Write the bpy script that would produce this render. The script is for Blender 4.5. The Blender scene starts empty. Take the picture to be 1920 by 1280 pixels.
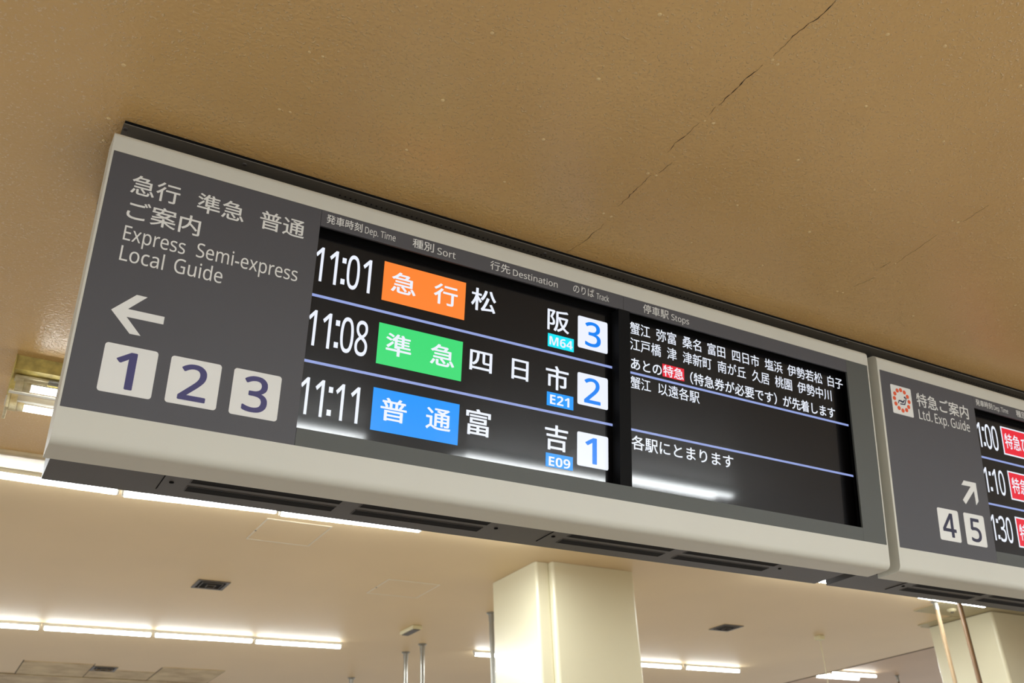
import bpy, bmesh, math, random
from mathutils import Vector, Matrix
random.seed(4)
S = bpy.context.scene
COL = S.collection
EYE = 1.5                      # camera height above the floor; heights below are given relative to the eye
TILT = 0.142582                # both boards lean forward by this angle

# ------------------------------------------------------------------ camera
cam_d = bpy.data.cameras.new('camera'); cam = bpy.data.objects.new('camera', cam_d); COL.objects.link(cam)
cam_d.sensor_width = 36.0; cam_d.lens = 1826.82 * 36.0 / 1920.0
cam_d.clip_start = 0.05; cam_d.clip_end = 200
a_, b_, c_ = 0.548682, 0.503053, -0.046837
Ry = Matrix(((math.cos(a_), -math.sin(a_), 0), (math.sin(a_), math.cos(a_), 0), (0, 0, 1)))
base = Matrix(((1, 0, 0), (0, 0, -1), (0, 1, 0)))
Rx = Matrix(((1, 0, 0), (0, math.cos(b_), math.sin(b_)), (0, -math.sin(b_), math.cos(b_))))
Rz = Matrix(((math.cos(c_), -math.sin(c_), 0), (math.sin(c_), math.cos(c_), 0), (0, 0, 1)))
M = (Rz @ Rx @ base @ Ry)                       # world -> (right, down, forward)
R = Matrix((M[0], -M[1], -M[2])).transposed()
cam.matrix_world = Matrix.Translation((0, 0, EYE)) @ R.to_4x4()
cam_d.dof.use_dof = True; cam_d.dof.focus_distance = 2.75; cam_d.dof.aperture_fstop = 6.3
S.camera = cam

# ------------------------------------------------------------------ world and exposure
w = bpy.data.worlds.new('world'); S.world = w; w.use_nodes = True
bg = w.node_tree.nodes['Background']; bg.inputs[0].default_value = (0.94, 1.0, 1.06, 1); bg.inputs[1].default_value = 1.95
S.view_settings.view_transform = 'Standard'; S.view_settings.look = 'None'
S.view_settings.gamma = 1.0; S.view_settings.use_curve_mapping = False
S.view_settings.exposure = 0.0
S.cycles.use_denoising = True
S.cycles.max_bounces = 8; S.cycles.diffuse_bounces = 5
TUBE = 33.0                    # luminance of the fluorescent tubes

LAMP = 43.0                    # downward light of one tube with its reflector


def lin(r, g, b):
    f = lambda c: (c / 255 / 12.92) if c / 255 <= 0.04045 else ((c / 255 + 0.055) / 1.055) ** 2.4
    return (f(r), f(g), f(b), 1.0)


# added fill light behind the camera, lifts the bounce off the floor
def fill_area(x, y, z, sx, sy, power):
    d = bpy.data.lights.new('fill_light', 'AREA'); d.shape = 'RECTANGLE'; d.size = sx; d.size_y = sy
    d.energy = power; d.color = (0.94, 1.0, 1.04)
    o = bpy.data.objects.new('fill_light', d); o.location = (x, y, z + EYE); COL.objects.link(o)
    return o
fill_area(3.0, -4.2, 1.74, 9.0, 0.3, 330)


# ------------------------------------------------------------------ materials
def mat(name, col, rough=0.6, metal=0.0, noise=0.0, nscale=6.0, bump=0.0, bscale=80.0, bdist=0.002, spec=0.5,
        coat=0.0, coat_rough=0.1, dark=None, emis=None, estr=0.0):
    m = bpy.data.materials.new(name); m.use_nodes = True
    nt = m.node_tree; p = nt.nodes['Principled BSDF']
    p.inputs['Base Color'].default_value = col; p.inputs['Roughness'].default_value = rough
    p.inputs['Metallic'].default_value = metal; p.inputs['Specular IOR Level'].default_value = spec
    p.inputs['Coat Weight'].default_value = coat; p.inputs['Coat Roughness'].default_value = coat_rough
    if emis:
        p.inputs['Emission Color'].default_value = emis; p.inputs['Emission Strength'].default_value = estr
    if noise or bump:
        tc = nt.nodes.new('ShaderNodeTexCoord')
    if noise:
        n = nt.nodes.new('ShaderNodeTexNoise'); n.inputs['Scale'].default_value = nscale; n.inputs['Detail'].default_value = 5
        nt.links.new(tc.outputs['Object'], n.inputs['Vector'])
        mr = nt.nodes.new('ShaderNodeMapRange'); mr.inputs[1].default_value = 0.35; mr.inputs[2].default_value = 0.75
        nt.links.new(n.outputs[0], mr.inputs[0])
        mx = nt.nodes.new('ShaderNodeMix'); mx.data_type = 'RGBA'
        mx.inputs[6].default_value = col
        dk = dark or tuple(c * (1 - noise) for c in col[:3]) + (1,)
        mx.inputs[7].default_value = dk
        nt.links.new(mr.outputs[0], mx.inputs[0]); nt.links.new(mx.outputs[2], p.inputs['Base Color'])
    if bump:
        n = nt.nodes.new('ShaderNodeTexNoise'); n.inputs['Scale'].default_value = bscale; n.inputs['Detail'].default_value = 2
        nt.links.new(tc.outputs['Object'], n.inputs['Vector'])
        b = nt.nodes.new('ShaderNodeBump'); b.inputs['Strength'].default_value = bump; b.inputs['Distance'].default_value = bdist
        nt.links.new(n.outputs[0], b.inputs['Height']); nt.links.new(b.outputs[0], p.inputs['Normal'])
    return m


def emit(name, col, s):
    m = bpy.data.materials.new(name); m.use_nodes = True; nt = m.node_tree
    p = nt.nodes['Principled BSDF']; p.inputs['Base Color'].default_value = (0.004, 0.004, 0.005, 1)
    p.inputs['Roughness'].default_value = 0.24; p.inputs['Specular IOR Level'].default_value = 0.22
    p.inputs['Emission Color'].default_value = col; p.inputs['Emission Strength'].default_value = s
    return m


def stucco():
    """orange-peel painted plasterboard with raised flecks, low gloss"""
    m = bpy.data.materials.new('stucco_paint'); m.use_nodes = True; nt = m.node_tree; p = nt.nodes['Principled BSDF']
    p.inputs['Roughness'].default_value = 0.30; p.inputs['Specular IOR Level'].default_value = 0.75
    tc = nt.nodes.new('ShaderNodeTexCoord')
    def noise(scale, det, rough=0.5):
        n = nt.nodes.new('ShaderNodeTexNoise'); n.inputs['Scale'].default_value = scale; n.inputs['Detail'].default_value = det
        n.inputs['Roughness'].default_value = rough
        nt.links.new(tc.outputs['Object'], n.inputs['Vector']); return n.outputs[0]
    def rng(s, a, b, c=0.0, d=1.0):
        r = nt.nodes.new('ShaderNodeMapRange'); r.inputs[1].default_value = a; r.inputs[2].default_value = b
        r.inputs[3].default_value = c; r.inputs[4].default_value = d; nt.links.new(s, r.inputs[0]); return r.outputs[0]
    fleck = rng(noise(150, 2, 0.4), 0.615, 0.70)
    fine = rng(noise(100, 1, 0.3), 0.35, 0.65, 0, 0.30)
    ad = nt.nodes.new('ShaderNodeMath'); ad.operation = 'ADD'; nt.links.new(fleck, ad.inputs[0]); nt.links.new(fine, ad.inputs[1])
    bmp = nt.nodes.new('ShaderNodeBump'); bmp.inputs['Strength'].default_value = 1.0; bmp.inputs['Distance'].default_value = 0.0018
    nt.links.new(ad.outputs[0], bmp.inputs['Height']); nt.links.new(bmp.outputs[0], p.inputs['Normal'])
    mx = nt.nodes.new('ShaderNodeMix'); mx.data_type = 'RGBA'
    mx.inputs[6].default_value = lin(222, 184, 121); mx.inputs[7].default_value = lin(213, 174, 111)
    nt.links.new(rng(noise(1.3, 4), 0.4, 0.7), mx.inputs[0])
    m2 = nt.nodes.new('ShaderNodeMix'); m2.data_type = 'RGBA'; m2.inputs[7].default_value = lin(244, 216, 158)
    nt.links.new(mx.outputs[2], m2.inputs[6]); nt.links.new(rng(fleck, 0.0, 1.0, 0.0, 0.65), m2.inputs[0])
    nt.links.new(m2.outputs[2], p.inputs['Base Color'])
    return m


def perforated():
    """dark perforated sheet: rows of small round holes"""
    m = bpy.data.materials.new('perforated_sheet'); m.use_nodes = True; nt = m.node_tree; p = nt.nodes['Principled BSDF']
    tc = nt.nodes.new('ShaderNodeTexCoord')
    v = nt.nodes.new('ShaderNodeTexVoronoi'); v.inputs['Scale'].default_value = 190; v.inputs['Randomness'].default_value = 0.0
    nt.links.new(tc.outputs['Object'], v.inputs['Vector'])
    r = nt.nodes.new('ShaderNodeMapRange'); r.inputs[1].default_value = 0.36; r.inputs[2].default_value = 0.46
    nt.links.new(v.outputs['Distance'], r.inputs[0])
    mx = nt.nodes.new('ShaderNodeMix'); mx.data_type = 'RGBA'
    mx.inputs[6].default_value = (0.002, 0.002, 0.002, 1); mx.inputs[7].default_value = (0.014, 0.013, 0.013, 1)
    nt.links.new(r.outputs[0], mx.inputs[0]); nt.links.new(mx.outputs[2], p.inputs['Base Color'])
    p.inputs['Roughness'].default_value = 0.8; p.inputs['Specular IOR Level'].default_value = 0.15
    return m


MT = dict(
    stucco=stucco(),
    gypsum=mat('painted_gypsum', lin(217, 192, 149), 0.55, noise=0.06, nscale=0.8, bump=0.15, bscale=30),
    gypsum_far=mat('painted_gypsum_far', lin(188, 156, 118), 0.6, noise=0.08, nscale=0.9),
    gypsum_old=mat('aged_ceiling_board', lin(202, 180, 132), 0.6, noise=0.3, nscale=3.5, dark=lin(156, 126, 80)),
    gypsum_olive=mat('unpainted_ceiling_strip', lin(176, 164, 128), 0.6, noise=0.1, nscale=4),
    screw_paint=mat('painted_screw', lin(234, 206, 150), 0.4),
    trim=mat('painted_edge_trim', lin(205, 185, 145), 0.5, noise=0.12, nscale=20),
    crack=mat('crack_shadow', lin(52, 36, 18), 0.9, noise=0.2),
    floor=mat('pale_terrazzo', lin(160, 151, 141), 0.4, noise=0.25, nscale=40),
    cream=mat('cream_metal', lin(206, 204, 190), 0.42, noise=0.03, nscale=3, spec=0.4),
    panel=mat('dark_grey_print', lin(80, 79, 82), 0.5, noise=0.03, nscale=4, spec=0.35),
    panel_lit=mat('grey_print_lit', lin(84, 86, 81), 0.5, noise=0.03, nscale=4, spec=0.35),  # same laminate as panel, its stronger light put into the colour
    steel=mat('grey_steel', lin(76, 72, 68), 0.45, noise=0.05, nscale=8, spec=0.25),
    plate=mat('charcoal_plate', lin(100, 96, 88), 0.5, noise=0.05),
    black=mat('matt_black', (0.003, 0.003, 0.003, 1), 0.8, spec=0.1),
    bezel=mat('black_bezel', (0.003, 0.003, 0.003, 1), 0.7, spec=0.15),
    glass=mat('screen_glass', (0.0025, 0.002, 0.002, 1), 0.26, spec=0.11, coat=0.42, coat_rough=0.055),
    grille=perforated(),
    print_w=mat('white_print', lin(228, 228, 222), 0.55),
    print_n=mat('navy_print', lin(62, 58, 110), 0.55),
    print_k=mat('ink_print', lin(34, 34, 62), 0.55),
    print_o=mat('vermilion_print', lin(226, 84, 34), 0.55),
    pillar=mat('cream_enamel', lin(218, 211, 180), 0.28, noise=0.04, nscale=1.2, bump=0.08, bscale=6, bdist=0.01),
    chrome=mat('brushed_pole', lin(150, 148, 140), 0.3, metal=0.75),
    beige_pipe=mat('beige_pipe', lin(168, 142, 106), 0.5, noise=0.2, nscale=8),
    brown_pipe=mat('brass_pipe', lin(104, 76, 44), 0.45, noise=0.15, nscale=8),
    vent=mat('old_vent_metal', lin(74, 60, 38), 0.5, noise=0.4, nscale=30),
    dark=mat('dark_void', (0.006, 0.005, 0.004, 1), 0.9),
    box=mat('ivory_plastic', lin(206, 196, 156), 0.5),
    frame_w=mat('hatch_frame', lin(214, 204, 182), 0.3, metal=0.2),
    batten=mat('aged_lamp_housing', lin(226, 208, 118), 0.5, noise=0.25, nscale=25, dark=lin(168, 148, 82)),
    batten_w=mat('white_lamp_housing', lin(220, 218, 208), 0.45, noise=0.04),
    socket=mat('lamp_socket', lin(232, 222, 184), 0.5, noise=0.2, nscale=40, dark=lin(196, 180, 130)),
    label=mat('grey_label', lin(150, 148, 138), 0.5),
    tube=emit('fluorescent_tube', (0.93, 0.98, 1.0, 1), TUBE),
    tube_near=emit('fluorescent_tube_near', (0.93, 0.98, 1.0, 1), 75.0),
    tube_aged=emit('fluorescent_tube_aged', (0.95, 0.99, 1.0, 1), 20.0),
    e_white=emit('screen_white', lin(238, 243, 255), 1.0),
    e_line=emit('screen_line', lin(152, 168, 226), 0.95),
    e_orange=emit('screen_orange', lin(255, 134, 50), 1.0),
    e_green=emit('screen_green', lin(60, 220, 118), 1.0),
    e_blue=emit('screen_blue', lin(0, 148, 255), 1.0),
    e_cyan=emit('screen_cyan', lin(10, 232, 250), 1.0),
    e_sky=emit('screen_sky_blue', lin(0, 152, 255), 1.0),
    e_digit=emit('screen_digit_blue', lin(0, 130, 244), 1.0),
    e_red=emit('screen_red', lin(232, 34, 54), 1.0),
)


# ------------------------------------------------------------------ helpers
def obj(name, verts, faces, m=None, parent=None, smooth=False, kind=None):
    me = bpy.data.meshes.new(name); me.from_pydata([tuple(v) for v in verts], [], faces); me.update()
    bm = bmesh.new(); bm.from_mesh(me); bmesh.ops.recalc_face_normals(bm, faces=bm.faces); bm.to_mesh(me); bm.free()
    return link(name, me, m, parent, smooth, kind)


def flat(name, verts, faces, m, parent):
    me = bpy.data.meshes.new(name); me.from_pydata([tuple(v) for v in verts], [], faces); me.update()
    return link(name, me, m, parent)


def link(name, me, m=None, parent=None, smooth=False, kind=None):
    o = bpy.data.objects.new(name, me); COL.objects.link(o)
    if m is not None and len(me.materials) == 0: me.materials.append(MT[m])
    if parent is not None: o.parent = parent
    if smooth:
        for p in me.polygons: p.use_smooth = True
    if kind: o['kind'] = kind
    return o


def tag(o, label=None, cat=None, group=None, kind=None):
    if label: o['label'] = label
    if cat: o['category'] = cat
    if group: o['group'] = group
    if kind: o['kind'] = kind
    return o


def empty(name, loc, rot=(0, 0, 0)):
    o = bpy.data.objects.new(name, None); COL.objects.link(o); o.location = loc; o.rotation_euler = rot
    o.empty_display_size = 0.05
    return o


class MB:
    """collects primitives into one mesh"""
    def __init__(s): s.v = []; s.f = []
    def add(s, v, f):
        n = len(s.v); s.v += [Vector(p) for p in v]; s.f += [tuple(i + n for i in q) for q in f]; return s
    def box(s, x0, x1, y0, y1, z0, z1, bev=0.0):
        if bev <= 0:
            v = [(x, y, z) for x in (x0, x1) for y in (y0, y1) for z in (z0, z1)]
            return s.add(v, [(0, 1, 3, 2), (4, 6, 7, 5), (0, 4, 5, 1), (2, 3, 7, 6), (0, 2, 6, 4), (1, 5, 7, 3)])
        bm = bmesh.new(); bmesh.ops.create_cube(bm, size=1)
        for q in bm.verts:
            q.co = Vector(((x0 + x1) / 2 + q.co.x * (x1 - x0), (y0 + y1) / 2 + q.co.y * (y1 - y0), (z0 + z1) / 2 + q.co.z * (z1 - z0)))
        bmesh.ops.bevel(bm, geom=list(bm.edges), offset=bev, segments=2, affect='EDGES', profile=0.5)
        return s.bm(bm)
    def bm(s, bm):
        bm.verts.index_update()
        s.add([q.co.copy() for q in bm.verts], [tuple(x.index for x in f.verts) for f in bm.faces]); bm.free(); return s
    def prism(s, poly, lo, hi, axis='x'):
        """extrude a closed 2-D polygon along an axis"""
        n = len(poly)
        def P(a, b, t): return {'x': (t, a, b), 'y': (a, t, b), 'z': (a, b, t)}[axis]
        v = [P(a, b, lo) for a, b in poly] + [P(a, b, hi) for a, b in poly]
        f = [(i, (i + 1) % n, n + (i + 1) % n, n + i) for i in range(n)] + [tuple(range(n))[::-1], tuple(range(n, 2 * n))]
        return s.add(v, f)
    def cyl(s, p0, p1, r0, r1=None, n=16, caps=True):
        p0 = Vector(p0); p1 = Vector(p1); r1 = r0 if r1 is None else r1
        d = (p1 - p0).normalized(); u = d.orthogonal().normalized(); w_ = d.cross(u)
        v = []
        for p, r in ((p0, r0), (p1, r1)):
            v += [p + r * (math.cos(2 * math.pi * k / n) * u + math.sin(2 * math.pi * k / n) * w_) for k in range(n)]
        f = [(k, (k + 1) % n, n + (k + 1) % n, n + k) for k in range(n)]
        if caps: f += [tuple(range(n))[::-1], tuple(range(n, 2 * n))]
        return s.add(v, f)
    def lathe(s, prof, c, n=20, down=False):
        """profile of (r, z) turned about the vertical through c"""
        v = []; m_ = len(prof)
        for r, z in prof:
            v += [(c[0] + r * math.cos(2 * math.pi * k / n), c[1] + r * math.sin(2 * math.pi * k / n), c[2] + z) for k in range(n)]
        f = [(i * n + k, i * n + (k + 1) % n, (i + 1) * n + (k + 1) % n, (i + 1) * n + k) for i in range(m_ - 1) for k in range(n)]
        f += [tuple(range(n))[::-1], tuple(range((m_ - 1) * n, m_ * n))]
        return s.add(v, f)
    def moved(s, off):
        s.v = [p - Vector(off) for p in s.v]; return s
    def build(s, name, m, parent=None, smooth=False, kind=None): return obj(name, s.v, s.f, m, parent, smooth, kind)


def auto_smooth(o, ang=35):
    """smooth shading with hard edges kept where faces meet steeply"""
    me = o.data; bm = bmesh.new(); bm.from_mesh(me)
    for f in bm.faces: f.smooth = True
    for e in bm.edges:
        if len(e.link_faces) == 2 and e.calc_face_angle(0) > math.radians(ang): e.smooth = False
    bm.to_mesh(me); bm.free()
    return o


# text glyphs --------------------------------------------------------
def sans(t, bold=False):
    r = ''
    for c in t:
        if c.isdigit(): r += chr((0x1D7EC if bold else 0x1D7E2) + ord(c) - 48)
        elif 'A' <= c <= 'Z': r += chr((0x1D5D4 if bold else 0x1D5A0) + ord(c) - 65)
        elif 'a' <= c <= 'z': r += chr((0x1D5EE if bold else 0x1D5BA) + ord(c) - 97)
        else: r += c
    return r


_gl = {}
def glyphs(t, off=0.0):
    k = (t, off)
    if k not in _gl:
        c = bpy.data.curves.new('glyphs', 'FONT'); c.body = t; c.size = 1; c.resolution_u = 4
        o = bpy.data.objects.new('glyphs', c); COL.objects.link(o)
        dg = bpy.context.evaluated_depsgraph_get(); me = bpy.data.meshes.new_from_object(o.evaluated_get(dg))
        v = [(q.co.x, q.co.y) for q in me.vertices]; f = [tuple(p.vertices) for p in me.polygons]
        bpy.data.objects.remove(o); bpy.data.curves.remove(c); bpy.data.meshes.remove(me)
        if off:                         # heavier weight: the same outline laid over itself with small shifts
            n = len(v); v0 = list(v); f0 = list(f); v = []; f = []
            for i, (a, b) in enumerate([(math.cos(math.radians(22.5 + 45 * k)), 0.8 * math.sin(math.radians(22.5 + 45 * k))) for k in range(8)] + [(0, 0)]):
                v += [(x + a * off, y + b * off) for x, y in v0]; f += [tuple(q + i * n for q in p) for p in f0]
        _gl[k] = (v, f)
    return _gl[k]


CAP = max(y for x, y in glyphs(sans('E'))[0])
DIG = max(y for x, y in glyphs(sans('1'))[0])


# ------------------------------------------------------------------ the setting
zc, zf, zh = 1.811, 2.70, 2.85     # near ceiling, far ceiling, higher bay (above the eye)
E_ = EYE
def T(z): return z + E_

floor = MB().box(-14, 24, -14, 34, -0.2, 0.0).build('floor', 'floor'); tag(floor, 'pale terrazzo concourse floor', None, kind='structure')
ceil = MB().box(-7, 18, -5.0, 4.715, T(zc), T(zf) + 0.25).build('ceiling', 'stucco')
tag(ceil, 'low golden beige ceiling with an orange peel texture above the boards', kind='structure')
far = MB().box(-7, 12.75, 4.82, 15.16, T(zf), T(zf) + 0.25).build('ceiling', 'gypsum')
tag(far, 'higher smooth tan ceiling with tube lamps beyond the boards', kind='structure')
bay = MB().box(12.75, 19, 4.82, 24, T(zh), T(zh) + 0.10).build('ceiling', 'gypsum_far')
tag(bay, 'higher tan ceiling bay beside the right pillar', kind='structure')
rear = MB().box(-7, 12.75, 15.18, 24, T(zf) - 0.012, T(zf) + 0.25).build('ceiling', 'gypsum_old')
tag(rear, 'rear ceiling strip beyond the aged boards', kind='structure')

# screws that show through the paint of the near ceiling: rows 0.25 m apart, pairs at each board joint
DOME = None
def dome(x, y, r):
    global DOME
    if DOME is None:
        mb = MB(); prof = [(1.0, 0.0), (0.86, -0.34), (0.5, -0.55), (0.12, -0.6)]
        mb.lathe(prof, (0, 0, 0), 10); o = mb.build('screw_head', 'screw_paint', ceil, True); DOME = o
    else:
        o = bpy.data.objects.new('screw_head', DOME.data); COL.objects.link(o); o.parent = ceil
    o.location = (x, y, T(zc) + 0.0003); o.scale = (r, r * random.uniform(0.8, 1.1), r * 0.55)
    o.rotation_euler = (0, 0, random.uniform(0, 3))
for x, y in [(0.518, 1.744), (0.552, 1.743), (0.128, 1.999), (0.518, 1.975), (0.547, 1.972), (0.886, 1.744), (0.885, 1.97), (0.132, 2.216),
             (0.137, 2.312), (0.888, 1.478), (1.203, 1.969), (1.217, 1.237), (1.209, 1.486), (1.206, 1.754), (1.568, 1.22), (1.592, 1.226),
             (1.563, 1.482), (1.591, 1.478), (1.562, 1.739), (1.59, 1.736), (1.558, 1.964), (1.589, 1.967), (1.911, 1.964), (2.222, 1.962),
             (1.909, 1.738), (1.92, 1.486), (2.223, 1.74), (2.239, 1.482), (1.922, 1.229), (1.93, 0.976), (2.241, 1.227), (2.236, 0.976),
             (2.611, 1.229), (2.6, 1.479), (2.625, 1.476), (2.636, 1.742), (2.591, 1.967), (2.617, 1.966), (2.998, 1.74), (2.995, 1.966),
             (3.285, 1.957), (3.286, 1.733), (1.766, 1.018), (0.148, 2.917), (0.15, 3.184), (0.156, 3.42), (0.157, 3.657), (0.168, 4.497)]:
    dome(x, y, random.uniform(0.0044, 0.0062))

# hairline cracks along the board joints
def crack(pts, wd):
    v = []; f = []; seq = []
    for (x0, y0), (x1, y1) in zip(pts, pts[1:]):
        n = max(2, int(abs(y1 - y0) / 0.009))
        seq += [(x0 + (x1 - x0) * k / n, y0 + (y1 - y0) * k / n) for k in range(n)]
    seq.append(pts[-1])
    drift = 0.0
    for i, (x, y) in enumerate(seq):
        drift = 0.75 * drift + random.uniform(-0.0030, 0.0030)
        t = i / (len(seq) - 1); h = wd * (0.25 + 0.75 * math.sin(math.pi * t)) * random.uniform(0.2, 1.15) / 2
        for s_, dz in ((-1, 0.0004), (1, 0.0004)):
            v.append((x + drift + s_ * h, y, T(zc) - dz))
        v += [(x + drift - h, y, T(zc) + 0.002), (x + drift + h, y, T(zc) + 0.002)]
    for i in range(len(seq) - 1):
        a = 4 * i; b = a + 4
        f += [(a, a + 1, b + 1, b), (a + 2, b + 2, b + 3, a + 3), (a, b, b + 2, a + 2), (a + 1, a + 3, b + 3, b + 1)]
    return obj('crack', v, f, 'crack', ceil)
C = [([(1.570, 0.85), (1.564, 1.006), (1.563, 1.063), (1.557, 1.124), (1.559, 1.168), (1.559, 1.209)], 0.0034),
     ([(1.558, 1.245), (1.555, 1.277), (1.556, 1.313), (1.557, 1.357), (1.556, 1.415)], 0.0036), ([(1.553, 1.423), (1.558, 1.456)], 0.0014),
     ([(1.553, 1.495), (1.552, 1.564), (1.551, 1.636)], 0.0026), ([(1.594, 1.665), (1.591, 1.725)], 0.0014),
     ([(1.573, 1.741), (1.576, 1.811), (1.58, 1.913)], 0.0022), ([(1.592, 2.01), (1.592, 2.093), (1.572, 2.197)], 0.002),
     ([(2.638, 1.367), (2.635, 1.465)], 0.0008), ([(2.619, 1.557), (2.634, 1.737)], 0.001), ([(2.61, 1.739), (2.61, 1.786)], 0.002),
     ([(2.641, 1.838), (2.62, 1.918)], 0.0011)]
for p, wd in C: crack(p, wd)

# moulded edge of the low ceiling, then a strip painted dark as its shade
tr = MB().prism([(4.705, T(zc) - 0.004), (4.708, T(zc) - 0.012), (4.722, T(zc) - 0.016), (4.742, T(zc) - 0.014), (4.75, T(zc) - 0.006), (4.75, T(zc) + 0.16), (4.705, T(zc) + 0.16)], -7, 18).build('trim_1', 'trim')
tag(tr, 'cream moulded strip along the rear edge of the low ceiling', kind='structure')
tr2 = MB().box(-7, 18, 4.75, 4.775, T(zc) + 0.006, T(zf) + 0.25).build('shade_strip', 'crack'); tag(tr2, 'strip painted dark as the shade behind the moulded ceiling edge', kind='structure')
tr3 = MB().box(-7, 18, 4.775, 4.82, T(zc) + 0.03, T(zf) + 0.25).build('wall_back', 'gypsum'); tag(tr3, 'upstand between the low and the high ceiling', kind='structure')

# aged boards let into the far ceiling
def board(x0, x1, y0, y1, dz=0.006):
    o = MB().box(x0, x1, y0, y1, T(zf) - dz, T(zf) + 0.01, 0.002).build('ceiling_board', 'gypsum_old', far); return o
board(1.165, 2.013, 14.25, 15.155); board(2.025, 2.87, 14.56, 15.155, 0.004); board(2.885, 3.725, 14.16, 15.155)
for x0, x1 in ((2.013, 2.025), (1.153, 1.165), (2.87, 2.885), (3.725, 3.733)):
    MB().box(x0, x1, 14.2, 15.155, T(zf) - 0.002, T(zf) + 0.01).build('joint', 'crack', far)
MB().box(-6, 12.7, 15.16, 15.18, T(zf) - 0.004, T(zf) + 0.05).build('joint', 'crack', far)
MB().box(12.72, 12.755, 4.9, 23.9, T(zf) - 0.004, T(zf) + 0.1).build('joint', 'crack', far)
# pale strip and dark line beside the first row of lamps
MB().box(-6.9, 10.2, 6.60, 7.355, T(zf) - 0.004, T(zf) + 0.01).build('ceiling_board', 'trim', far)
MB().box(-6.9, 10.2, 7.355, 7.368, T(zf) - 0.001, T(zf) + 0.01).build('joint', 'crack', far)
# patches by the right pillar
MB().box(10.52, 11.45, 7.25, 7.98, T(zf) - 0.010, T(zf) + 0.01).build('ceiling_board', 'gypsum_olive', far)
MB().box(11.26, 11.46, 7.99, 8.53, T(zf) - 0.012, T(zf) + 0.01).build('ceiling_board', 'gypsum_olive', far)
MB().box(11.40, 13.2, 7.20, 8.6, T(zf) - 0.006, T(zf) + 0.01).build('ceiling_board', 'gypsum_olive', far)


# ------------------------------------------------------------------ departure boards
U0 = 0.0
def board_root(u, label):
    """Empty at the lower left of a board, its local x along the board, z up the leaning face, y into it"""
    v = 0.59
    loc = Vector((u, 2.4 * math.cos(TILT) - v * math.sin(TILT), 2.4 * math.sin(TILT) + v * math.cos(TILT) + EYE))
    r = empty('departure_board', loc, (TILT, 0, 0))
    tag(r, label, 'departure board')
    r['u'] = u; r['v'] = v
    return r


class Board:
    def __init__(s, shift, left, label):
        s.sh = shift; s.u = left; s.root = board_root(left, label); s.v = 0.59
        s.Minv = (Matrix.Translation(s.root.location) @ Matrix.Rotation(TILT, 4, 'X')).inverted()
    def off(s, mb):                     # (u, d, v) -> local
        mb.v = [Vector((p.x - s.u, p.y, p.z - s.v)) for p in mb.v]; return mb
    def part(s, name, mb, m, parent=None, smooth=False, kind=None):
        return s.off(mb).build(name, m, parent or s.root, smooth, kind)
    def wpart(s, name, mb, m, parent=None, smooth=False, kind=None):      # world axes (x, y, z above the eye)
        mb.v = [s.Minv @ Vector((p.x, p.y, p.z + EYE)) for p in mb.v]; return mb.build(name, m, parent or s.root, smooth, kind)
    def rect(s, name, u0, u1, v0, v1, d, m, parent, th=0.0006, tilt=None, r=0.0):
        u0 += s.sh; u1 += s.sh
        if r:
            pts = []
            for cx, cy, a0 in ((u1 - r, v1 - r, 0), (u0 + r, v1 - r, 90), (u0 + r, v0 + r, 180), (u1 - r, v0 + r, 270)):
                pts += [(cx + r * math.cos(math.radians(a0 + k * 15)), cy + r * math.sin(math.radians(a0 + k * 15))) for k in range(7)]
        else: pts = [(u0, v0), (u1, v0), (u1, v1), (u0, v1)]
        mb = MB().prism(pts, d, d - th, 'y')
        if tilt: tilt(mb)
        return s.part(name, mb, m, parent)
    def poly(s, name, pts, d, m, parent, th=0.0006):
        return s.part(name, MB().prism([(a + s.sh, b) for a, b in pts], d, d - th, 'y'), m, parent)
    def text(s, t, u0, u1, vb, em, d, m, parent, off=0.0, tilt=None, name='lettering', label=None):
        """ink runs from u0 to u1; baseline vb; em is the glyph size up the board"""
        v, f = glyphs(t, off); a = min(p[0] for p in v); b = max(p[0] for p in v)
        k = (u1 - u0) / (b - a)
        n = len(v); q = n // 9 if off else n
        mb = MB().add([(u0 + s.sh + (x - a) * k, d - 0.00003 * (i // q), vb + y * em) for i, (x, y) in enumerate(v)], f)
        if tilt: tilt(mb)
        s.off(mb); o = flat(name, mb.v, mb.f, m, parent)
        if label: o['label'] = label
        return o


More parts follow.
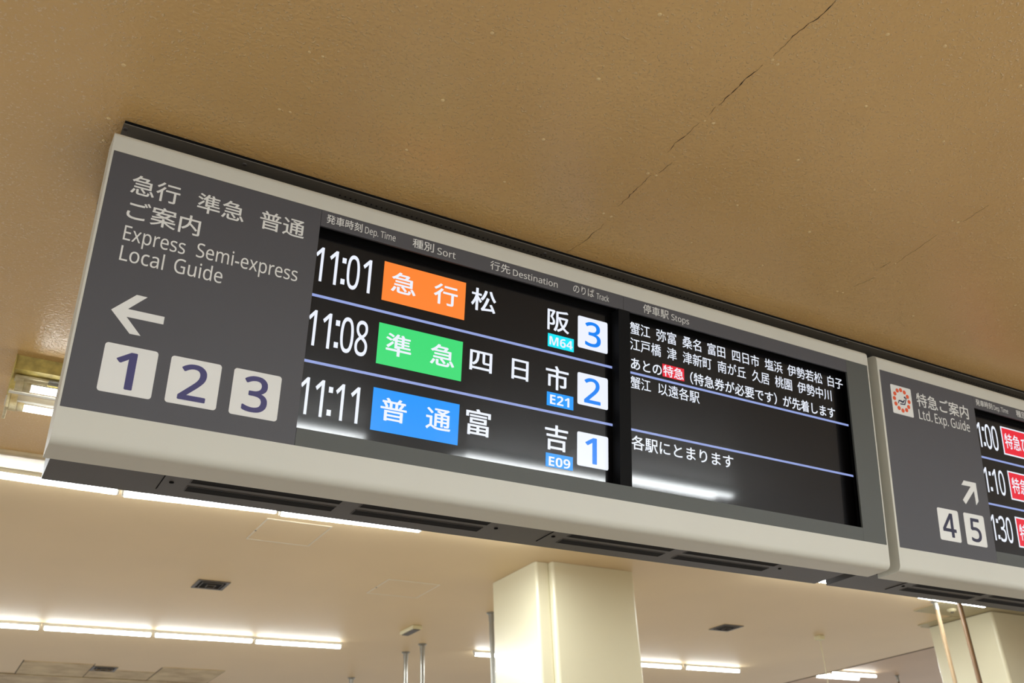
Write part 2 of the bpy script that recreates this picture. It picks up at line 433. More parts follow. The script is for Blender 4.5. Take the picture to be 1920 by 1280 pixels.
def make_board(B, L, Rr, body_l, body_r, full=True):
    """cream shell, grey housing, panels. L and Rr: ends of the shell"""
    sh = B.sh; r = B.root
    # cream shell: top rail, curved bottom rail and lip, two ends
    def arc(cx, cy, rad, a0, a1, n=8):
        return [(cx + rad * math.cos(math.radians(a0 + (a1 - a0) * k / n)), cy + rad * math.sin(math.radians(a0 + (a1 - a0) * k / n))) for k in range(n + 1)]
    # in board axes (d, v): the lip is level in the world, so it slopes by TILT here
    lipd, lipv = 0.032, 0.5815
    def lev(d): return lipv - (d - 0.0) * math.tan(TILT)
    top = [(0.0, 1.3615), (0.0, 1.400)] + arc(0.02, 1.400, 0.02, 180, 90, 6) + [(0.098, 1.420), (0.098, 1.414), (0.02, 1.414), (0.006, 1.400), (0.006, 1.3615)]
    bot = [(0.006, 0.668), (0.0, 0.668), (0.0, 0.606)]
    p0 = Vector((0.0, 0.606)); p1 = Vector((0.0, lev(0.0))); p2 = Vector((0.024, lev(0.024)))
    for k in range(1, 17):
        t = k / 16; q = (1 - t) ** 2 * p0 + 2 * (1 - t) * t * p1 + t * t * p2; bot.append((q.x, q.y))
    bot += [(0.105, lev(0.105)), (0.105, lev(0.105) + 0.006), (0.035, lev(0.035) + 0.006), (0.006, 0.618)]
    mb = MB().prism(top, L + 0.004, Rr - 0.004).prism(bot, L + 0.004, Rr - 0.004)
    outer = [(0.0, 0.606), (0.0, 1.400)] + arc(0.02, 1.400, 0.02, 180, 90, 6) + [(0.098, 1.420), (0.105, lev(0.105))]
    q = []
    for k in range(16, 0, -1):
        t = k / 16; z = (1 - t) ** 2 * p0 + 2 * (1 - t) * t * p1 + t * t * p2; q.append((z.x, z.y))
    mb.prism(outer + q, L, L + 0.004).prism(outer + q, Rr - 0.004, Rr)
    # narrow rims left and right of the printed panels
    mb.box(L + 0.004, 0.1575 + sh, 0.0, 0.006, 0.668, 1.3615).box(2.946 + sh, Rr - 0.004, 0.0, 0.006, 0.668, 1.3615)
    fr = B.part('frame', mb, 'cream'); tag(fr, 'cream painted metal shell rolled under at the bottom')
    # back sheet of the shell
    B.part('back_sheet', MB().box(L + 0.01, Rr - 0.01, 0.092, 0.096, 0.60, 1.41), 'steel')
    # info panel with the guide text
    pn = B.part('info_panel', MB().box(0.158 + sh, 0.7212 + sh, 0.0006, 0.008, 0.6685, 1.361), 'panel'); tag(pn, 'dark grey printed panel at the left end of the board')
    hd = B.part('header_panel', MB().box(0.7222 + sh, 1.778 + sh, 0.0008, 0.008, 1.311, 1.361), 'panel')
    hd2 = B.part('header_panel', MB().box(1.779 + sh, 2.829 + sh, 0.0008, 0.008, 1.311, 1.361), 'panel')
    B.part('bottom_panel', MB().box(0.7222 + sh, 2.829 + sh, 0.0008, 0.008, 0.6685, 0.7164), 'panel_lit')
    B.part('side_panel', MB().box(2.8295 + sh, 2.946 + sh, 0.0008, 0.008, 0.6685, 1.361), 'panel_lit')
    # black surround round both screens: recessed border and the post between them
    mb = MB()
    mb.box(0.70 + sh, 2.90 + sh, 0.0445, 0.05, 0.66, 1.37)
    mb.box(0.70 + sh, 2.90 + sh, 0.012, 0.0445, 1.328, 1.345)
    mb.box(1.758 + sh, 1.803 + sh, 0.0005, 0.0445, 0.7164, 1.311)
    mb.box(2.855 + sh, 2.89 + sh, 0.038, 0.0445, 0.68, 1.34)
    B.part('screen_surround', mb, 'bezel')
    # housing: sheet steel box behind, hung from the ceiling
    mb = MB().box(body_l, body_r, 2.399, 2.584, 0.930, 1.800)
    hs = B.wpart('housing', mb, 'steel'); tag(hs, 'grey sheet steel box behind the cream shell')
    return pn, hd, hd2


def plate(B, l, r_, holes, screws):
    mb = MB().box(l, r_, 2.203, 2.60, 1.7985, 1.8015)
    o = B.wpart('mounting_plate', mb, 'plate'); tag(o, 'charcoal plate under the ceiling above the shell')
    B.wpart('gap_strip', MB().box(l + 0.002, r_, 2.2035, 2.60, 1.8015, zc), 'black')  # black strip filling the gap between plate and ceiling
    mb = MB()
    for x in holes: mb.cyl((x, 2.2335, 1.7976), (x, 2.2335, 1.7984), 0.0030, n=8)
    B.wpart('ventilation_holes', mb, 'dark', o, kind='stuff')
    for x in screws:
        B.wpart('screw', MB().cyl((x, 2.222, 1.7955), (x, 2.222, 1.7985), 0.0055, 0.0065, n=12), 'steel', o)


def vent_cover(B, u0, u1, slots, screws):
    y0, y1, z = 2.405, 2.537, 0.930
    ln = B.wpart('vent_cover', MB().box(u0, u1, y0, y1, z - 0.0022, z - 0.0002), 'steel')
    gp = 0.0022
    B.wpart('gap', MB().box(u0 - gp, u1 + gp, y0 - gp, y0, z - 0.0008, z - 0.0001).box(u0 - gp, u1 + gp, y1, y1 + gp, z - 0.0008, z - 0.0001)
            .box(u0 - gp, u0, y0, y1, z - 0.0008, z - 0.0001).box(u1, u1 + gp, y0, y1, z - 0.0008, z - 0.0001), 'black', ln)
    for a, b in slots:
        for ya, yb in ((2.419, 2.455), (2.4815, 2.519)):
            B.wpart('vent_grille', MB().box(a, b, ya, yb, z - 0.0030, z - 0.0021), 'grille', ln)
            mb = MB()          # folded rim round each slot
            e = 0.0016
            mb.box(a - e, b + e, ya - e, ya, z - 0.0036, z - 0.0021).box(a - e, b + e, yb, yb + e, z - 0.0036, z - 0.0021)
            mb.box(a - e, a, ya, yb, z - 0.0036, z - 0.0021).box(b, b + e, ya, yb, z - 0.0036, z - 0.0021)
            B.wpart('slot_rim', mb, 'steel', ln)
    for x in screws:
        B.wpart('latch', MB().cyl((x, 2.471, z - 0.0040), (x, 2.471, z - 0.0022), 0.0062, n=14).cyl((x, 2.471, z - 0.0050), (x, 2.471, z - 0.0040), 0.0035, n=10), 'black', ln)


def arrow_left(B, pn):
    B.poly('arrow', [(0.2258, 0.9288), (0.2778, 0.9811), (0.3035, 0.9808), (0.2634, 0.9393), (0.3517, 0.9390), (0.3517, 0.9186), (0.2634, 0.9184), (0.3037, 0.8765), (0.2777, 0.8765)], 0.0006, 'print_w', pn)


def platform_tile(B, pn, u0, u1, v0, v1, digit, du0, du1, dv0, dv1, ink='print_n'):
    t = B.rect('platform_tile', u0, u1, v0, v1, 0.0006, 'print_w', pn, r=0.008)
    v, f = glyphs(sans(digit), 0.018)
    lo = min(p[1] for p in v); hi = max(p[1] for p in v)
    em = (dv1 - dv0) / (hi - lo)
    B.text(sans(digit), du0, du1, dv0 - lo * em, em, -0.0002, ink, pn, 0.018, name='numeral')


def headers(B, hd, hd2, both=True):
    c = 'print_w'
    B.text('発車時刻', 0.7375, 0.8465, 1.3268, 0.0305, 0.0, c, hd, 0.008)
    B.text(sans('Dep. Time'), 0.855, 0.9515, 1.3258, 0.0212 / CAP, 0.0, c, hd, 0.0)
    B.text('種別', 1.0065, 1.0765, 1.3268, 0.0325, 0.0, c, hd, 0.008)
    B.text(sans('Sort'), 1.0885, 1.1500, 1.3235, 0.0222 / CAP, 0.0, c, hd, 0.0)
    B.text('行先', 1.2705, 1.3415, 1.3260, 0.0325, 0.0, c, hd, 0.004)
    B.text(sans('Destination'), 1.352, 1.518, 1.3232, 0.0212 / CAP, 0.0, c, hd, 0.0)
    B.text('のりば', 1.5780, 1.6600, 1.3260, 0.0335, 0.0, c, hd, 0.0)
    B.text(sans('Track'), 1.6695, 1.7192, 1.3238, 0.0208 / CAP, 0.0, c, hd, 0.0)
    if both:
        B.text('停車駅', 1.860, 1.969, 1.3240, 0.0355, 0.0, c, hd2, 0.004)
        B.text(sans('Stops'), 1.981, 2.058, 1.3235, 0.0222 / CAP, 0.0, c, hd2, 0.0)


D = 0.040                                    # the screens sit this far behind the face
def screen(B, u0, u1, label, tilt=None):
    mb = MB().box(u0 + B.sh, u1 + B.sh, D, D + 0.004, 0.7180, 1.3060)
    if tilt: tilt(mb)
    o = B.part('display', mb, 'glass'); tag(o, label); return o


def clock(B, scr, t, v0, v1, tilt=None):
    """departure time hh:mm in narrow digits"""
    X = {0: (0.0, 0.0245), 1: (0.0415, 0.068)}
    h = v1 - v0
    def dig(ch, a, b):
        v, f = glyphs(sans(ch), 0.004); lo = min(p[1] for p in v); hi = max(p[1] for p in v); em = h / (hi - lo)
        if ch in '0386': em *= 1.02
        B.text(sans(ch), 0.7311 + a, 0.7311 + b, v0 - lo * em - (0.001 if ch in '0386' else 0), em, D - 0.0008, 'e_white', scr, 0.004, name='digit')
    dig(t[0], 0.0, 0.0235); dig(t[1], 0.0415, 0.0665)
    for vv in (v0 + 0.008, v0 + h * 0.70):
        B.rect('digit', 0.8105, 0.8225, vv, vv + 0.0165, D - 0.0004, 'e_white', scr)
    if t[3] == '1': dig('1', 0.100, 0.1245)
    else: dig(t[3], 0.0955, 0.1345)
    if t[4] == '1': dig('1', 0.1435, 0.1695)
    else: dig(t[4], 0.1395, 0.1775)


# ---- board one
B1 = Board(0.0, 0.152, 'wide cream framed departure board with three platform tiles and two black screens listing trains')
pn, hd, hd2 = make_board(B1, 0.152, 2.9515, 0.170, 2.872)
plate(B1, 0.170, 2.866, [0.790 + 0.01675 * k for k in range(92)], [0.178, 0.50, 1.50, 2.857])
vent_cover(B1, 0.442, 1.447, [(0.509, 0.915), (0.975, 1.382)], [0.465, 1.423])
vent_cover(B1, 1.607, 2.603, [(1.670, 2.074), (2.132, 2.540)], [1.628, 2.584])
W_ = 0.0
for t, a, b in (('急行', 0.2146, 0.3372), ('準急', 0.3828, 0.5086), ('普通', 0.5520, 0.6786)):
    B1.text(t, a, b, 1.2583, 0.0600, 0.0, 'print_w', pn, 0.010)
B1.text('ご案内', 0.2165, 0.4010, 1.1850, 0.0595, 0.0, 'print_w', pn, 0.010)
B1.text(sans('Express'), 0.2195, 0.3725, 1.1203, 0.0405 / CAP, 0.0, 'print_w', pn, 0.002)
B1.text(sans('Semi-express'), 0.4015, 0.6745, 1.1225, 0.0405 / CAP, 0.0, 'print_w', pn, 0.002)
B1.text(sans('Local'), 0.2205, 0.3270, 1.0633, 0.0408 / CAP, 0.0, 'print_w', pn, 0.002)
B1.text(sans('Guide'), 0.3530, 0.4765, 1.0645, 0.0408 / CAP, 0.0, 'print_w', pn, 0.002)
arrow_left(B1, pn)
platform_tile(B1, pn, 0.2280, 0.3530, 0.7206, 0.8445, '1', 0.2591, 0.3061, 0.7342, 0.8290)
platform_tile(B1, pn, 0.3848, 0.5102, 0.7220, 0.8437, '2', 0.4126, 0.4809, 0.7350, 0.8304)
platform_tile(B1, pn, 0.5422, 0.6672, 0.7214, 0.8442, '3', 0.5717, 0.6364, 0.7345, 0.8318)
headers(B1, hd, hd2)

s1 = screen(B1, 0.718, 1.758, 'black screen with departure times, train types, destinations and tracks')
B1.rect('divider_line', 0.718, 1.758, 1.1103, 1.1183, D - 0.0002, 'e_line', s1)
B1.rect('divider_line', 0.718, 1.758, 0.9142, 0.9220, D - 0.0002, 'e_line', s1)
clock(B1, s1, '11:01', 1.1593, 1.2654)
clock(B1, s1, '11:08', 0.9648, 1.0703)
clock(B1, s1, '11:11', 0.7676, 0.8722)
for (v0, v1, m, (c1, a1, b1, c2, a2, b2)) in (
        (1.1504, 1.2750, 'e_orange', ('急', 0.9652, 1.0445, '行', 1.1038, 1.1835)),
        (0.9540, 1.0792, 'e_green', ('準', 0.9638, 1.0440, '急', 1.1053, 1.1848)),
        (0.7587, 0.8822, 'e_blue', ('普', 0.9641, 1.0446, '通', 1.1046, 1.1839))):
    B1.rect('train_type_block', 0.9390, 1.2098, v0, v1, D - 0.0003, m, s1)
    vb = v0 + 0.0395
    for c, a, b in ((c1, a1, b1), (c2, a2, b2)):
        B1.text(c, a, b, vb, 0.0715, D - 0.0010, 'e_white', s1, 0.016)
for c, a, b, vb, em in (('松', 1.2304, 1.3172, 1.2010, 0.0800), ('阪', 1.5062, 1.5892, 1.1985, 0.0800),
                        ('四', 1.2353, 1.3120, 1.0025, 0.0790), ('日', 1.3807, 1.4408, 1.0050, 0.0770), ('市', 1.5038, 1.5888, 1.0005, 0.0840),
                        ('富', 1.2326, 1.3153, 0.8060, 0.0850), ('吉', 1.5045, 1.5888, 0.8065, 0.0850)):
    B1.text(c, a, b, vb, em, D - 0.0008, 'e_white', s1, 0.014)
for (v0, v1, m, t, a, b, tv0, tv1) in ((1.1340, 1.1788, 'e_cyan', 'M64', 1.5150, 1.6030, 1.1410, 1.1700),
                                        (0.9383, 0.9828, 'e_sky', 'E21', 1.5208, 1.5925, 0.9448, 0.9750),
                                        (0.7448, 0.7874, 'e_sky', 'E09', 1.5200, 1.5978, 0.7486, 0.7770)):
    B1.rect('station_code_block', 1.5092, 1.6075, v0, v1, D - 0.0003, m, s1)
    B1.text(sans(t, True), a, b, tv0, (tv1 - tv0) / CAP, D - 0.0010, 'e_white', s1)
for (v0, v1, t, a, b, dv0, dv1) in ((1.1567, 1.2676, '3', 1.6510, 1.7130, 1.1680, 1.2552), (0.9640, 1.0709, '2', 1.6480, 1.7115, 0.9735, 1.0592),
                                    (0.7660, 0.8741, '1', 1.6529, 1.6970, 0.7775, 0.8618)):
    B1.rect('track_tile', 1.6230, 1.7405, v0, v1, D - 0.0003, 'e_white', s1, r=0.006)
    v, f = glyphs(sans(t), 0.016); lo = min(p[1] for p in v); hi = max(p[1] for p in v); em = (dv1 - dv0) / (hi - lo)
    B1.text(sans(t), a, b, dv0 - lo * em, em, D - 0.0010, 'e_digit', s1, 0.016, name='numeral')

def tilt2(mb, u_ref=None, ang=math.radians(0.42)):
    for p in mb.v:
        dy = -(p.z - 1.012) * math.tan(ang); p.y = p.y + dy
s2 = screen(B1, 1.803, 2.850, 'black screen listing the stops of each train in small white characters', tilt2)
B1.rect('divider_line', 1.803, 2.8525, 1.1088, 1.1164, D - 0.0002, 'e_line', s2, tilt=tilt2)
B1.rect('divider_line', 1.803, 2.8525, 0.9136, 0.9210, D - 0.0002, 'e_line', s2, tilt=tilt2)
def words(seq, vb, em, off=0.006):
    for t, a, b in seq: B1.text(t, a, b, vb, em, D - 0.0008, 'e_white', s2, off, tilt2)
words([('蟹江', 1.8322, 1.9164), ('弥富', 1.9435, 2.0294), ('桑名', 2.0569, 2.1403), ('富田', 2.1695, 2.2505), ('四日市', 2.2837, 2.4130),
       ('塩浜', 2.4400, 2.5275), ('伊勢若松', 2.5530, 2.7322), ('白子', 2.7605, 2.8413)], 1.2555, 0.0475)
words([('江戸橋', 1.8316, 1.9617), ('津', 1.9877, 2.0293), ('津新町', 2.0562, 2.1850), ('南が丘', 2.2131, 2.3444), ('久居', 2.3740, 2.4576),
       ('桃園', 2.4858, 2.5700), ('伊勢中川', 2.5980, 2.7740)], 1.1975, 0.0480)
words([('あとの', 1.8342, 1.9630), ('（特急券が必要です）', 2.0860, 2.4885), ('が先着します', 2.5190, 2.7855)], 1.1290, 0.0465, 0.014)
B1.rect('red_block', 1.9665, 2.0600, 1.1270, 1.1722, D - 0.0003, 'e_red', s2, tilt=tilt2)
B1.text('特急', 1.9695, 2.0570, 1.1330, 0.0430, D - 0.0010, 'e_white', s2, 0.014, tilt2)
words([('蟹江', 1.8319, 1.9152), ('以遠各駅', 1.9463, 2.1240)], 1.0625, 0.0460)
words([('各駅にとまります', 1.8329, 2.2645)], 0.8570, 0.0500, 0.012)

# ---- board two (only its left part is in view)
SH = 2.8575
B2 = Board(SH, 3.005, 'departure board at the right edge with an orange ring emblem and tiles 4 and 5')
pn2, hd3, hd4 = make_board(B2, 3.005, 3.005 + 2.80, 2.934, 5.72)
plate(B2, 2.868, 5.80, [3.452 + 0.01675 * k for k in range(60)], [2.905, 4.2])
vent_cover(B2, 3.208, 4.213, [(3.268, 3.672), (3.728, 4.135)], [3.231, 4.189])
headers(B2, hd3, hd4, False)
B2.sh = 0.0                                   # from here on positions are absolute
ic = B2.rect('emblem_tile', 3.0690, 3.1866, 1.1940, 1.3125, 0.0006, 'print_w', pn2, r=0.005)
for cx, cy in ((3.1055, 1.2913), (3.1261, 1.297), (3.1466, 1.2911), (3.162, 1.2761), (3.1683, 1.2557), (3.1621, 1.2338), (3.1478, 1.2183),
               (3.1259, 1.2121), (3.1047, 1.2192), (3.089, 1.2343), (3.084, 1.256), (3.0897, 1.2761)):
    B2.poly('emblem_dot', [(cx + 0.0088 * math.cos(k * math.pi / 8), cy + 0.0084 * math.sin(k * math.pi / 8)) for k in range(16)], -0.0002, 'print_o', pn2)
B2.poly('seated_figure', [(3.1017, 1.2388), (3.1082, 1.2532), (3.1212, 1.2545), (3.1325, 1.2520), (3.1400, 1.2600), (3.1450, 1.2590), (3.1370, 1.2470), (3.1290, 1.2440), (3.1150, 1.2485), (3.1090, 1.2475), (3.1060, 1.2385)], -0.0002, 'print_k', pn2)
B2.poly('seated_figure', [(3.1156, 1.2355), (3.1432, 1.2380), (3.1560, 1.2690), (3.1520, 1.2700), (3.1420, 1.2470), (3.1380, 1.2420), (3.1136, 1.2405)], -0.0002, 'print_k', pn2)
B2.poly('seated_figure', [(3.1455 + 0.0050 * math.cos(k * math.pi / 6), 1.2695 + 0.0048 * math.sin(k * math.pi / 6)) for k in range(12)], -0.0002, 'print_k', pn2)
B2.text('特急ご案内', 3.2165, 3.5340, 1.2545, 0.0615, 0.0, 'print_w', pn2, 0.010)
B2.text(sans('Ltd.'), 3.2190, 3.2970, 1.1965, 0.0395 / CAP, 0.0, 'print_w', pn2, 0.002)
B2.text(sans('Exp.'), 3.3140, 3.3960, 1.1962, 0.0395 / CAP, 0.0, 'print_w', pn2, 0.002)
B2.text(sans('Guide'), 3.4115, 3.5290, 1.1962, 0.0395 / CAP, 0.0, 'print_w', pn2, 0.002)
B2.poly('arrow', [(3.4403, 0.9803), (3.5146, 0.9805), (3.5157, 0.9064), (3.4977, 0.8885), (3.4962, 0.9463), (3.4336, 0.8845), (3.4184, 0.8990), (3.4789, 0.9610), (3.4227, 0.9604)], 0.0006, 'print_w', pn2)
platform_tile(B2, pn2, 3.2530, 3.3750, 0.7250, 0.8484, '4', 3.2740, 3.3525, 0.7400, 0.8332, 'print_k')
platform_tile(B2, pn2, 3.4080, 3.5306, 0.7245, 0.8488, '5', 3.4400, 3.5033, 0.7387, 0.8320, 'print_k')
B2.sh = SH
s3 = screen(B2, 0.718, 1.758, 'black screen with white departure times and red train type blocks')
screen(B2, 1.803, 2.850, 'dark screen at the far end of the board')
B2.rect('divider_line', 0.718, 1.758, 1.1140, 1.1222, D - 0.0002, 'e_line', s3)
B2.rect('divider_line', 0.718, 1.758, 0.9180, 0.9258, D - 0.0002, 'e_line', s3)
clock(B2, s3, '11:00', 1.1620, 1.2690); clock(B2, s3, '11:10', 0.9702, 1.0754); clock(B2, s3, '11:30', 0.7735, 0.8780)
for v0, v1, t, wu in ((1.1545, 1.2790, '特急ひ', 0.160), (0.9605, 1.0835, '特急', 0.104), (0.7628, 0.8888, '特急', 0.104)):
    B2.rect('train_type_block', 0.9390, 1.2100, v0, v1, D - 0.0003, 'e_white', s3)
    B2.rect('train_type_block', 0.9450, 1.2040, v0 + 0.006, v1 - 0.006, D - 0.0010, 'e_red', s3)
    B2.text(t, 0.9560, 0.9560 + wu, v0 + 0.0365, 0.0720, D - 0.0017, 'e_white', s3, 0.012)


# ------------------------------------------------------------------ tube lamps
def batten_lamp(x0, x1, y, z, zceil, label, dy=0.0, group=None, twin=False, wide=0.028, spread=0.0, power=None, glow='tube'):
    """slim ceiling batten: housing on the ceiling, two sockets, a glass tube"""
    rad = 0.0145
    if zceil - z > 0.08:               # far rows: broad tube set close under the ceiling
        k = (zceil - 0.052) / z; x0 *= k; x1 *= k; y *= k; dy *= k; z *= k; rad = 0.0205
    L_ = x1 - x0; ang = math.atan2(dy, L_)
    r = empty('tube_lamp', (x0, y, T(zceil)), (0, 0, ang)); tag(r, label, 'lamp', group)
    h = zceil - z; wide = min(wide, 0.3)
    MB().prism([(-wide, 0), (wide, 0), (wide * 0.8, -h + 0.018), (-wide * 0.8, -h + 0.018)], 0.0, L_).build('housing', 'batten_w', r)
    ys = (-spread / 2, spread / 2) if twin else (0.0,)
    for q in ys:
        for a, b in ((0.004, 0.022), (L_ - 0.022, L_ - 0.004)):
            auto_smooth(MB().box(a, b, q - 0.016, q + 0.016, -h - 0.016, -0.012, 0.003).build('socket', 'batten_w', r))
        MB().cyl((0.024, q, -h), (L_ - 0.024, q, -h), rad, n=16).build('glass_tube', glow, r, True)
        d = bpy.data.lights.new('tube_light', 'AREA'); d.shape = 'RECTANGLE'; d.size = L_ - 0.06; d.size_y = 0.018
        d.energy = (power or LAMP) / len(ys); d.color = (0.94, 1.0, 1.04)
        l = bpy.data.objects.new('tube_light', d); COL.objects.link(l); l.parent = r; l.location = (L_ / 2, q, -h - rad - 0.0008)
    return r

# row A: just past the low ceiling, showing along the lower edge of the boards
xs = [(2.206 + 1.229 * k, 2.206 + 1.229 * (k + 1)) for k in range(7)]
nm = ['third', 'fourth', 'fifth', 'sixth', 'seventh', 'eighth', 'ninth']
batten_lamp(-2.53, -1.35, 7.25, 2.60, zf, 'tube lamp past the left end of the row behind the boards', dy=0.0, power=15)
batten_lamp(-1.34, -0.17, 7.25, 2.60, zf, 'tube lamp at the left end of the row behind the boards, reaching out of frame', dy=0.0, power=15)
batten_lamp(-0.16, 1.014, 7.252, 2.60, zf, 'bright tube lamp emerging from the lower left corner of the wide board', dy=0.028)
batten_lamp(1.030, 2.198, 7.305, 2.60, zf, 'bright tube lamp right of the first joint under the first vent cover', dy=-0.080)
for k, (a, b) in enumerate(xs):
    if k in (2, 3): continue            # the row is broken where the pillar stands
    lb = {0: 'bright tube lamp above the upper ceiling hatch, touching the board edge', 6: 'tube lamp ending above the right pillar below the second board'}.get(
        k, 'tube lamp hidden along the lower board edge, %s of its row' % nm[k])
    y0, dy = {0: (7.266, -0.050), 6: (7.176, 0.018)}.get(k, (7.150 - 0.010 * k, -0.010))
    batten_lamp(a + 0.004, b - 0.004, y0, 2.60, zf, lb, dy=dy, power=6 if k == 6 else None)
# row B
for k, (a, b) in enumerate([(-2.44, -1.28), (-1.27, -0.10), (-0.09, 1.070), (1.090, 2.242), (2.256, 3.398), (3.416, 4.500)]):
    lb = ['tube lamp left of the frame in the lower left row', 'tube lamp beyond the left picture edge in the lower left row',
          'leftmost visible tube lamp of the lower left row', 'second visible tube lamp of the lower left row',
          'third visible tube lamp of the lower left row', 'last tube lamp at the right end of the lower left row'][k]
    batten_lamp(power=12 if k < 2 else None, x0=a, x1=b, y= 11.925 - 0.045 * (a - 0.0) / 1.1 if a < 3 else 11.80, z=2.60, zceil=zf, label=lb, dy=-0.05)
# row C, past the pillar
for k, (a, b) in enumerate([(6.29, 7.42), (7.43, 8.55), (8.56, 9.675), (9.745, 10.765)]):
    lb = ['short visible tube lamp at the left side of the cream pillar', 'tube lamp hidden behind the cream pillar', 'tube lamp at the right side of the cream pillar',
          'tube lamp right of the gap, second to the right of the cream pillar'][k]
    batten_lamp(a, b, 11.62 - 0.036 * (a - 6.3), 2.60, zf, lb, dy=-0.04)
# twin tubes in the higher bay
batten_lamp(13.12, 14.17, 11.82, 2.76, zh, 'twin tube lamp in the higher bay near the lower right corner, front tube', dy=-0.03)
batten_lamp(13.05, 14.06, 12.10, 2.76, zh, 'twin tube lamp in the higher bay near the lower right corner, rear tube', dy=-0.03)
# lamps on the low ceiling behind the viewer, seen mirrored in the screens
for k, (a, b) in enumerate([(1.42, 2.60), (3.42, 4.85), (4.86, 6.28)]):
    lb = ['first', 'second', 'third'][k] + ' twin tube lamp on the low ceiling behind the viewer, mirrored in the screens'
    batten_lamp(a, b, -2.32, 1.745, zc, lb, twin=True, wide=0.25, spread=0.24, power=20, glow='tube_near')

# lamp on the low ceiling behind the left end of the board: aged housing with two tubes
def aged_lamp():
    r = empty('tube_lamp', (0.076, 3.717, T(zc))); tag(r, 'aged yellowed two tube ceiling lamp at the left side of the wide board', 'lamp')
    o = (0.076, 3.717, zc)
    def P(mb, n, m, s=False): return mb.moved(o).build(n, m, r, s)
    P(MB().prism([(3.717, 1.811), (3.722, 1.757), (3.79, 1.748), (3.89, 1.748), (3.90, 1.811)], 0.078, 1.33), 'housing', 'batten')
    P(MB().box(0.0765, 0.080, 3.71, 3.93, 1.735, 1.811), 'end_plate', 'batten')
    P(MB().box(0.080, 1.33, 3.890, 3.908, 1.736, 1.741), 'reflector_lip', 'batten_w')
    P(MB().box(0.088, 0.205, 3.752, 3.800, 1.738, 1.748, 0.002), 'ballast_cover', 'socket')
    P(MB().box(0.206, 0.36, 3.752, 3.79, 1.742, 1.7478), 'rating_label', 'label')
    for y, z, n in ((3.777, 1.712, 0), (4.040, 1.742, 1)):
        P(MB().cyl((0.095, y, z), (0.122, y, z), 0.021, n=18).box(0.095, 0.12, y - 0.014, y + 0.014, z, (1.75, 1.811)[n]), 'socket', 'socket', False)
        P(MB().cyl((0.124, y, z), (0.150, y, z), 0.019, 0.0175, n=18), 'tube_cap', 'socket', True)
        def half(a0, a1, rad):          # part of the tube wall between two angles
            n = 14; mb = MB()
            v = [(x, y + rad * math.cos(math.radians(a0 + (a1 - a0) * k / n)), z + rad * math.sin(math.radians(a0 + (a1 - a0) * k / n))) for x in (0.150, 1.27) for k in range(n + 1)]
            return mb.add(v, [(k, k + 1, n + 2 + k, n + 1 + k) for k in range(n)])
        P(half(158, 382, 0.0158), 'glass_tube', 'tube_aged', True)
        P(half(20, 160, 0.0162), 'tube_back', 'batten_w', True)
        P(MB().cyl((1.27, y, z), (1.31, y, z), 0.019, n=18), 'tube_cap', 'socket', True)
    P(MB().box(0.080, 1.33, 4.075, 4.15, 1.783, 1.811, 0.003), 'housing', 'batten_w')
    P(MB().box(0.082, 0.094, 4.02, 4.15, 1.725, 1.811, 0.003), 'end_plate', 'socket')
    P(MB().cyl((1.29, 4.04, 1.742), (1.29, 4.04, 1.790), 0.012, n=10), 'socket', 'socket')
aged_lamp()


# ------------------------------------------------------------------ pillars
def pillar(x0, x1, y0, y1, ledge, label):
    r = empty('pillar', ((x0 + x1) / 2, (y0 + y1) / 2, 0)); tag(r, label, 'pillar')
    o = ((x0 + x1) / 2, (y0 + y1) / 2, -EYE)
    def rr(ax, bx, ay, by, rad):
        pts = []
        for cx, cy, a0 in ((bx - rad, by - rad, 0), (ax + rad, by - rad, 90), (ax + rad, ay + rad, 180), (bx - rad, ay + rad, 270)):
            pts += [(cx + rad * math.cos(math.radians(a0 + k * 9)), cy + rad * math.sin(math.radians(a0 + k * 9))) for k in range(11)]
        return pts
    top = zf - 0.002
    if ledge:
        # narrow corner cladding, then the broad casing standing a little proud of it
        a = MB().prism(rr(x0, x0 + 0.160, y0 + 0.06, y1, 0.03), -EYE, top, 'z').moved(o).build('corner_cladding', 'pillar', r)
        b = MB().prism(rr(x0 + 0.152, x1, y0, y1, 0.035), -EYE, top, 'z').moved(o).build('casing', 'pillar', r)
    else:
        b = MB().prism(rr(x0, x1, y0, y1, 0.04), -EYE, top - 0.012, 'z').moved(o).build('casing', 'pillar', r)
    MB().prism(rr(x0 + 0.01, x1 - 0.01, y0 + 0.05, y1 - 0.01, 0.02), -EYE, -EYE + 0.12, 'z').moved(o).build('plinth', 'steel', r)
    return r
pillar(4.995, 6.14, 7.87, 8.80, True, 'glossy cream pillar with a grooved left corner below the middle of the wide board')
pillar(11.50, 12.70, 7.60, 8.56, False, 'cream pillar in the lower right corner with a shaded front')


# ------------------------------------------------------------------ poles and pipes
def pole(x, y, ztop, rad, m, label, flange=True, bottom=0.0, name='metal_pole'):
    r = empty(name, (x, y, bottom)); tag(r, label, 'pole')
    auto_smooth(MB().cyl((0, 0, 0), (0, 0, T(ztop) - bottom), rad, n=20).build('shaft', m, r), 50)
    if flange:
        auto_smooth(MB().lathe([(rad * 2.0, 0.0), (rad * 2.0, -0.012), (rad * 1.25, -0.02), (rad * 1.12, -0.10)], (0, 0, T(ztop) - bottom), 20).build('ceiling_flange', 'chrome', r), 40)
    return r
pole(5.59, 12.227, zf, 0.027, 'chrome', 'left pole of the pair of brushed metal poles left of the cream pillar')
pole(5.583, 11.704, zf, 0.027, 'chrome', 'right pole of the pair of brushed metal poles left of the cream pillar')
pole(5.592, 14.15, zf, 0.027, 'chrome', 'farthest short looking metal pole left of the paired poles')
pole(5.603, 9.908, zf, 0.027, 'chrome', 'metal pole touching the left edge of the cream pillar')
pole(14.95, 11.99, zh, 0.02, 'brown_pipe', 'thin brown pole left of the right pillar in the corner')
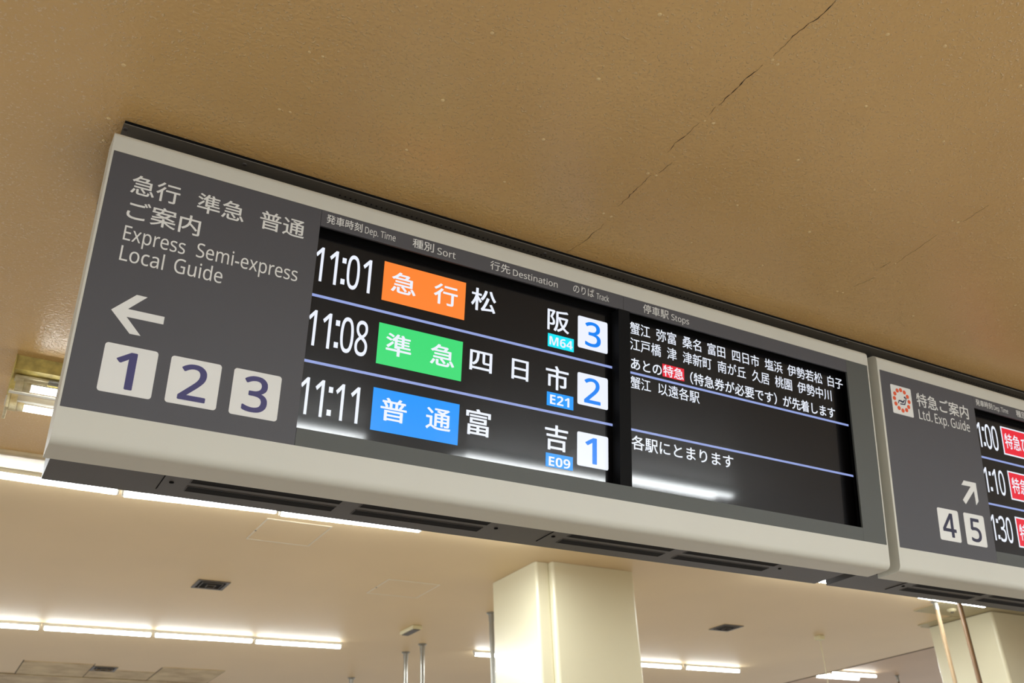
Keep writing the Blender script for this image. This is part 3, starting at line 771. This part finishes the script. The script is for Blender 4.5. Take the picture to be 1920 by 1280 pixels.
pole(10.383, 7.548, zf, 0.024, 'beige_pipe', 'pale beige pipe hanging past the right pillar', name='metal_pipe')
pole(10.12, 7.05, zf, 0.027, 'brown_pipe', 'brown brass pipe just right of the pale pipe', name='metal_pipe')

# small box with a hanging rod
r = empty('pull_switch', (10.454, 9.50, T(zf))); tag(r, 'small ivory pull switch with a hanging white cord on the far ceiling', 'switch')
MB().box(-0.05, 0.05, -0.05, 0.05, -0.055, 0, 0.008).build('switch_box', 'box', r)
MB().cyl((0, 0, -1.6), (0, 0, -0.05), 0.006, n=8).build('cord', 'box', r)
# smoke detector
r = empty('smoke_detector', (10.90, 7.72, T(zf) - 0.010)); tag(r, 'round ivory smoke detector between the two pipes', 'detector')
auto_smooth(MB().lathe([(0.055, 0), (0.052, -0.02), (0.035, -0.032)], (0, 0, 0), 24).build('base', 'box', r), 30)
auto_smooth(MB().lathe([(0.02, -0.032), (0.018, -0.048), (0.006, -0.05)], (0, 0, 0), 16).build('sensor', 'vent', r), 30)
# emergency light, a small oblong box
r = empty('emergency_light', (5.07, 10.95, T(zf)), (0, 0, 0)); tag(r, 'small oblong ivory box on the ceiling above the paired poles', 'box')
MB().box(-0.065, 0.065, -0.19, 0.19, -0.045, 0, 0.012).build('cover', 'box', r)
MB().box(-0.045, 0.045, -0.17, 0.17, -0.052, -0.043, 0.004).build('lens', 'vent', r)


# ------------------------------------------------------------------ vents and hatches in the far ceiling
def vent(cx, cy, label):
    r = empty('ceiling_vent', (cx, cy, T(zf))); tag(r, label, 'vent')
    h = 0.158
    mb = MB()
    for a, b, c, d in ((-h, h, -h, -h + 0.03), (-h, h, h - 0.03, h), (-h, -h + 0.03, -h + 0.03, h - 0.03), (h - 0.03, h, -h + 0.03, h - 0.03)):
        mb.box(a, b, c, d, -0.008, 0.0)
    mb.build('frame', 'vent', r)
    MB().box(-h + 0.03, h - 0.03, -h + 0.03, h - 0.03, -0.0015, 0.0).build('duct_opening', 'dark', r)
    for k in (1, 3):                    # stepped diffuser blades
        q = 0.030 * k; z1 = -0.002 - 0.003 * k; s_ = h - 0.03 - q
        mb = MB()
        for a, b, c, d in ((-s_ - .006, s_ + .006, -s_ - .006, -s_), (-s_ - .006, s_ + .006, s_, s_ + .006), (-s_ - .006, -s_, -s_, s_), (s_, s_ + .006, -s_, s_)):
            mb.box(a, b, c, d, z1 - 0.010, z1 + 0.001)
        mb.build('diffuser_blade', 'vent', r)
    return r
vent(2.368, 9.875, 'square metal ceiling vent on the left, above the lower left tube row')
vent(8.852, 9.552, 'square metal ceiling vent to the right of the cream pillar')
vent(2.180, 14.50, 'small square ceiling vent among the aged boards at the bottom left')


def hatch(x0, x1, y0, y1, label):
    r = empty('access_hatch', ((x0 + x1) / 2, (y0 + y1) / 2, T(zf))); tag(r, label, 'hatch')
    hx, hy = (x1 - x0) / 2, (y1 - y0) / 2; t = 0.010
    mb = MB()
    for a, b, c, d in ((-hx, hx, -hy, -hy + t), (-hx, hx, hy - t, hy), (-hx, -hx + t, -hy + t, hy - t), (hx - t, hx, -hy + t, hy - t)):
        mb.box(a, b, c, d, -0.005, 0.0)
    mb.build('frame', 'frame_w', r)
    MB().box(-hx + t + .002, hx - t - .002, -hy + t + .002, hy - t - .002, -0.003, 0.0).build('hatch_lid', 'gypsum', r)
    MB().cyl((-hx + 0.006, 0.04, -0.008), (-hx + 0.006, 0.04, -0.004), 0.008, n=10).build('latch', 'steel', r)
    return r
hatch(2.25, 2.82, 7.70, 8.295, 'square access hatch just under the board edge, left of the cream pillar')
hatch(3.93, 4.512, 9.032, 9.606, 'fainter access hatch lower down, nearest the cream pillar')
